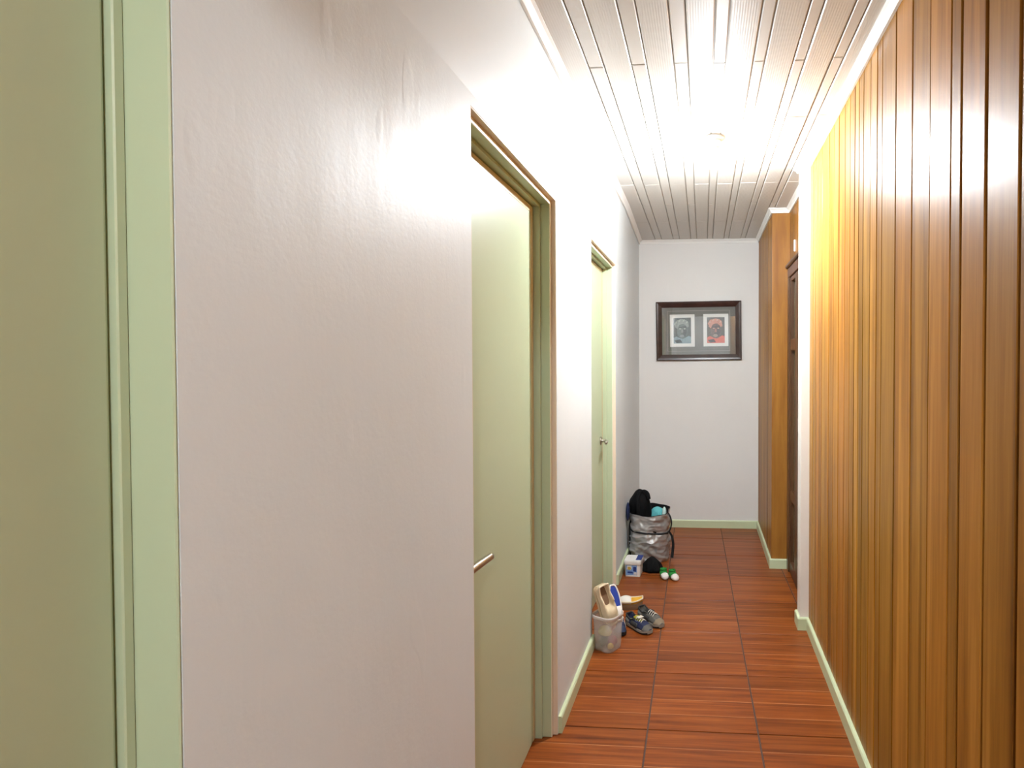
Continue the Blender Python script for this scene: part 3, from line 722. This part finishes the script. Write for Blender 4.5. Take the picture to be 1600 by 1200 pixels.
# ------------------------------------------------------------------ shoes
def make_shoe(name, loc, rot, L, Wd, mats, label, hh=.060, toe_h=.040, laces=4, cap=True, open_t=.56, group=None, patch=None, cat='shoe'):
    """sneaker: heel at y=0, toe at y=L; sole, upper with a hollow collar, insole, tongue, laces, toe cap"""
    root = empty(name, loc, rot); tag(root, label, cat, group)
    def hw(t):   # half width of the footprint
        return Wd/2*(.70+.30*math.sin(math.pi*min(1, (t*.85+.05)))**1.2 - .10*math.exp(-((t-.42)/.16)**2)) * (1 - max(0, (t-.80)/.20)**2.4*.62) * (1 - max(0, (.07-t)/.07)**2*.45)
    def bend(t): return .006*max(0, (t-.72)/.28)**2      # toe spring
    ts = [0, .015, .04, .08, .14, .22, .30, .38, .46, .54, .62, .70, .78, .85, .91, .95, .98, 1.0]
    # sole
    bm = bmesh.new(); rg = []
    for t in ts:
        w_ = hw(t)+.003; z0 = bend(t); z1 = z0 + .018 + .006*max(0, 1-t*2.5); y_ = t*L
        rg.append([(-w_*.93, y_, z0), (-w_, y_, z0+.005), (-w_*.97, y_, z1), (w_*.97, y_, z1), (w_, y_, z0+.005), (w_*.93, y_, z0)])
    add_loft(bm, rg); bm_obj('sole', bm, mats['sole'], root, False)
    bm = bmesh.new(); rg = []
    for t in ts[1:-1]:
        w_ = hw(t)+.0038; z0 = bend(t)-.0004; rg.append([(-w_*.94, t*L, z0), (-w_, t*L, z0+.008), (w_, t*L, z0+.008), (w_*.94, t*L, z0)])
    add_loft(bm, rg); bm_obj('outsole', bm, mats.get('outsole', mats['sole']), root)
    # upper
    bm = bmesh.new(); rg = []
    def top(t):
        if t < .34: return hh*(1.0 + .12*math.exp(-(t/.06)**2) - .22*math.exp(-((t-.24)/.13)**2))
        u = (t-.34)/.66; return hh*.96*(1-u)**.75*1.0 + toe_h*.62*min(1, u*1.8)*(1-.55*max(0, (u-.62)/.38)**2)
    for t in ts:
        w_ = hw(t); z0 = bend(t)+.015; zt = max(z0+.006, bend(t)+top(t)); y_ = t*L
        o_ = max(0.0, min(1.0, (open_t-t)/.10)) if t > .02 else 0.0
        iw = w_*.62; zi = z0+.008
        wt = w_*(.80 if t < .5 else .80-.18*(t-.5)/.5)
        outer = [(-w_, z0), (-w_*1.02, z0+(zt-z0)*.35), (-wt, z0+(zt-z0)*.80)]
        lip = (-wt*.90, zt if o_ > .5 else z0+(zt-z0)*.95)
        inn = [(-iw*.80, zt*(1-o_)+(zt-.006)*o_ if o_ < .5 else zt-.004), (-iw*.72, zt*(1-o_)+zi*o_)]
        sec = outer + [lip] + inn
        mid = (0, (zt+.002)*(1-o_)+zi*o_)
        full = sec + [mid] + [(-x_, z_) for x_, z_ in reversed(sec)]
        rg.append([(x_, y_, z_) for x_, z_ in full])
    add_loft(bm, rg); o = bm_obj('upper', bm, mats['upper'], root, True); subsurf(o, 1)
    # insole
    bm = bmesh.new(); rg = []
    for t in [.05, .10, .20, .30, .40, .50, .58]:
        w_ = hw(t)*.50; rg.append([(-w_, t*L, .0245), (-w_, t*L, .0265), (w_, t*L, .0265), (w_, t*L, .0245)])
    add_loft(bm, rg); bm_obj('insole', bm, mats['lining'], root)
    # padded collar
    bm = bmesh.new(); pts = []
    for s_ in (-1, 1):
        seq = [.46, .38, .30, .22, .14, .07, .03]
        for t in (seq if s_ < 0 else reversed(seq)): pts.append((s_*hw(t)*.72, t*L, bend(t)+top(t)-.001))
    add_tube(bm, smooth_path(pts, 3), .0042, 8); bm_obj('collar', bm, mats.get('collar', mats['upper']), root, True)
    # tongue
    if laces:
        bm = bmesh.new(); rg = []
        for t, lift, w_ in [(.66, .003, .012), (.56, .006, .015), (.46, .010, .017), (.38, .018, .018), (.33, .026, .016)]:
            z_ = top(t)+lift*.55; rg.append([(-w_, t*L, z_-.003), (0, t*L, z_+.001), (w_, t*L, z_-.003), (w_, t*L, z_-.007), (0, t*L, z_-.004), (-w_, t*L, z_-.007)])
        add_loft(bm, rg); o = bm_obj('tongue', bm, mats.get('tongue', mats['upper']), root, True)
        for i in range(laces):
            t = .44+.24*i/max(1, laces-1); z_ = top(t)+.0075; w_ = hw(t)*.52
            bm = bmesh.new(); add_tube(bm, smooth_path([(-w_, t*L, z_-.010), (-w_*.5, (t-.006)*L, z_-.001), (0, (t-.010)*L, z_+.0015), (w_*.5, (t+.006)*L, z_-.001), (w_, (t+.012)*L, z_-.010)], 3), .0024, 6)
            bm_obj('lace', bm, mats['lace'], root, True)
    # toe cap and side patches hugging the upper
    def skin(nm, t0, t1, f0, f1, mat, side=0, off=.0016):
        bm = bmesh.new(); n_ = 7; rg = []
        tt = [t0+(t1-t0)*i/6 for i in range(7)]
        for t in tt:
            w_ = hw(t); z0 = bend(t)+.015; zt = max(z0+.006, bend(t)+top(t)); wt = w_*(.80 if t < .5 else .80-.18*(t-.5)/.5)
            prof_ = [(w_+off, z0+.001), (w_*1.02+off, z0+(zt-z0)*.35), (wt+off, z0+(zt-z0)*.80), (wt*.86, zt+off*.6), (0, zt+.002+off)]
            if side == 0: sec = [(-x_, z_) for x_, z_ in prof_] + [(x_, z_) for x_, z_ in reversed(prof_[:-1])]
            else: sec = [(x_*side, z_) for x_, z_ in prof_[f0:f1]]
            inner = [(x_*.90, z_-.004) for x_, z_ in reversed(sec)]
            rg.append([(x_, t*L, z_) for x_, z_ in sec+inner])
        add_loft(bm, rg); return bm_obj(nm, bm, mat, root, True)
    if cap: skin('toe_cap', .83, .985, 0, 0, mats['cap'])
    if mats.get('patch'):
        for s_ in (-1, 1): skin('side_patch', .30, .62, 0, 3, mats['patch'], s_)
        for s_ in (-1, 1): skin('heel_patch', .03, .22, 0, 3, mats['heel'], s_)
    if patch:
        z_ = top(.50)+.010
        bm = bmesh.new(); add_box(bm, -.017, .017, .47*L, .60*L, -.0015, .0015, .001)
        p_ = bm_obj('tongue_tag', bm, patch, root); p_.location = (0, 0, z_+.004); p_.rotation_euler = (0, 0, 0)
    return root
def sm(n_, c, r=.75, v=.12): return plain(n_, rgb(*c), r, var=v, vscale=50, bump=.3, bscale=160)
NAVY, GREY, DGREY, PALE, BLACK = sm('shoe_navy', (28, 36, 70)), sm('shoe_grey', (92, 88, 82)), sm('shoe_dark_grey', (40, 38, 38)), sm('shoe_pale', (206, 198, 186)), sm('shoe_black', (12, 12, 14))
LIME, TAN, CREAM, SOLEW = sm('shoe_lime_lining', (150, 146, 40)), sm('shoe_tan', (176, 146, 112)), sm('shoe_cream', (208, 190, 156)), sm('shoe_midsole', (150, 144, 132), .6)
def heel_toe(heel, toe):
    d = Vector(toe)-Vector(heel); return math.atan2(-d.x, d.y), d.length
a, L_ = heel_toe((-.410, 3.158), (-.276, 3.022))
make_shoe('sneaker', (-.410, 3.158, 0), (0, 0, a), L_, .076, dict(sole=SOLEW, outsole=BLACK, upper=NAVY, lining=LIME, lace=PALE, cap=GREY, collar=DGREY, tongue=LIME, patch=DGREY, heel=GREY),
          'navy and grey sneaker with lime lining, nearer of the pair', patch=PALE, hh=.054, toe_h=.034)
a, L_ = heel_toe((-.352, 3.252), (-.220, 3.098))
make_shoe('sneaker', (-.352, 3.252, 0), (0, 0, a), L_, .076, dict(sole=SOLEW, outsole=BLACK, upper=GREY, lining=BLACK, lace=PALE, cap=sm('shoe_toe_tan', (128, 112, 90)), collar=DGREY, tongue=DGREY, patch=DGREY, heel=GREY),
          'grey sneaker with dark lining, farther right of the pair', hh=.054, toe_h=.034)
a, L_ = heel_toe((-.470, 3.155), (-.425, 2.985))
make_shoe('sneaker', (-.470, 3.155, 0), (0, 0, a), L_, .062, dict(sole=BLACK, upper=NAVY, lining=TAN, lace=PALE, cap=sm('shoe_navy_cap', (44, 56, 84)), collar=PALE, tongue=PALE, patch=PALE, heel=PALE),
          'navy and white shoe half hidden behind the clear plastic bin', laces=3)

# slip-on with yellow insole and white strap
M['yellow_insole'] = plain('yellow_insole', rgb(226, 168, 48), .6, var=.1, vscale=40)
def slipper(name, loc, rot, L, Wd, sole_m, rim_m, in_m, strap_m, label, thick=.022, dome=(.18, .62), dh=.050, curl=.012):
    root = empty(name, loc, rot); tag(root, label, 'slipper')
    def hw(t): return Wd/2*max(.04, math.sin(math.pi*min(.985, max(.0, .07+.86*t**.92)))**.55)
    def cz(t): return curl*max(0, (t-.55)/.45)**2
    ts = [i/16 for i in range(17)]
    def slab(nm, k, z0, z1, m_):
        bm = bmesh.new(); add_loft(bm, [[(-hw(t)*k, t*L, cz(t)+z0), (-hw(t)*k*1.02, t*L, cz(t)+(z0+z1)/2), (-hw(t)*k, t*L, cz(t)+z1), (hw(t)*k, t*L, cz(t)+z1), (hw(t)*k*1.02, t*L, cz(t)+(z0+z1)/2), (hw(t)*k, t*L, cz(t)+z0)] for t in ts])
        return bm_obj(nm, bm, m_, root)
    slab('sole', 1.0, 0, thick*.72, sole_m); slab('insole', .90, thick*.72, thick, in_m)
    bm = bmesh.new(); pts = [(-hw(t)*.97, t*L, cz(t)+thick) for t in ts] + [(hw(t)*.97, t*L, cz(t)+thick) for t in reversed(ts)]; pts.append(pts[0])
    add_tube(bm, pts, .0045, 8, False); bm_obj('rim', bm, rim_m, root, True)
    bm = bmesh.new(); rg = []; n_ = 11
    for i in range(8):
        t = dome[0]+(dome[1]-dome[0])*i/7; w_ = hw(t)*.98; hgt = dh*(.72+.28*math.sin(math.pi*i/7))
        ou = [(-w_*math.cos(math.pi*k/(n_-1)), t*L, cz(t)+thick*.8+hgt*math.sin(math.pi*k/(n_-1))) for k in range(n_)]
        ii = [(p[0]*.90, p[1], cz(t)+thick*.8+(p[2]-cz(t)-thick*.8)*.88) for p in reversed(ou)]
        rg.append(ou+ii)
    add_loft(bm, rg); o = bm_obj('strap', bm, strap_m, root, True)
    return root
M['white_shoe'] = plain('white_shoe_leather', rgb(232, 226, 218), .5, var=.04, bump=.15)
slipper('slipper', (-.500, 3.345, .0), (0, 0, -1.46), .148, .080, sm('slipper_sole', (120, 92, 66)), sm('slipper_rim', (224, 208, 180)), M['yellow_insole'], M['white_shoe'],
        'white strapped slipper with yellow insole behind the sneakers', thick=.046, dome=(.10, .55), dh=.034, curl=.014)

# ------------------------------------------------------------------ clear plastic bin full of shoes and socks
M['clear'] = see_through('cloudy_clear_plastic', rgb(228, 224, 218), .22, .30)
M['clear_rim'] = see_through('cloudy_plastic_rim', rgb(226, 218, 210), .25, .70)
NX, NY = -.478, 2.872
bn = empty('plastic_bin', (NX, NY, 0), (0, 0, -.48)); tag(bn, 'cloudy clear plastic bin stuffed with shoes against the left wall', 'bin')
def bring(w, z): w *= .94; return rrect(w, w, w*.30, z*1.03, 7)
bm = bmesh.new()
vr = add_loft(bm, [bring(.112, .001), bring(.118, .003), bring(.122, .02), bring(.136, .168), bring(.1335, .168), bring(.1195, .022), bring(.110, .006)], cap=False)
bm.faces.new(list(reversed(vr[0]))); bm.faces.new(vr[-1]); bm_obj('bin_wall', bm, M['clear'], bn, True)
bm = bmesh.new()
rr_ = [bring(.137, .156), bring(.145, .158), bring(.146, .170), bring(.141, .174), bring(.136, .172)]; rr_.append(rr_[0])
add_loft(bm, rr_, cap=False); bm_obj('rim', bm, M['clear_rim'], bn, True)
def sock(loc, r, seed, col, label, sx=1.0, sy=1.0):
    m_ = plain('sock_%d' % seed, rgb(*col), .85, var=.15, vscale=40, bump=.3)
    o = cloth_heap('rolled_sock', loc, [(.001, 0), (r*.7, r*.1), (r, r*.5), (r, r*1.0), (r*.75, r*1.5), (r*.3, r*1.75), (.001, r*1.8)], seed, m_, .14, n=20, folds=3, sc=25, sx=sx, sy=sy)
    return tag(o, label, 'sock', 'rolled socks seen through the plastic bin')
sock((NX+.018, NY-.030, .008), .016, 41, (206, 178, 84), 'small yellow rolled sock low in the clear plastic bin')
sock((NX+.022, NY+.006, .012), .026, 42, (150, 66, 88), 'plum pink rolled sock in the clear plastic bin')
sock((NX-.010, NY-.016, .066), .030, 43, (204, 188, 110), 'pale yellow rolled sock near the top of clear plastic bin', 1.15, .8)
sock((NX-.024, NY+.002, .008), .026, 44, (78, 92, 74), 'dark green rolled sock at the bottom of clear plastic bin')
sock((NX+.016, NY+.020, .082), .024, 45, (214, 176, 160), 'pale pink rolled sock in the clear plastic bin')
# shoes sticking out of the bin
def orient(yd, zd):
    y_ = Vector(yd).normalized(); z_ = Vector(zd); z_ = (z_ - y_*z_.dot(y_)).normalized(); x_ = y_.cross(z_)
    return Matrix((x_, y_, z_)).transposed().to_euler()
make_shoe('canvas_shoe', (-.530, 2.893, .308), orient((.36, -.14, -.92), (.62, -.72, .30)), .205, .092, dict(sole=sm('rope_sole', (198, 176, 140)), upper=CREAM, lining=sm('brown_lining', (120, 92, 66)), lace=CREAM, cap=CREAM, collar=sm('rope_edge', (226, 210, 180))),
          'cream canvas shoe standing heel up in clear plastic bin', hh=.050, laces=0, cap=False, open_t=.62)
slipper('slipper', (-.476, 2.962, .278), orient((.26, -.40, -.88), (.62, -.70, .36)), .17, .062, M['white_shoe'], M['white_shoe'], sm('blue_insole', (34, 60, 150)), M['white_shoe'],
        'white slipper with blue insole standing in clear plastic bin', thick=.014, dome=(.62, .9), dh=.022, curl=.0)
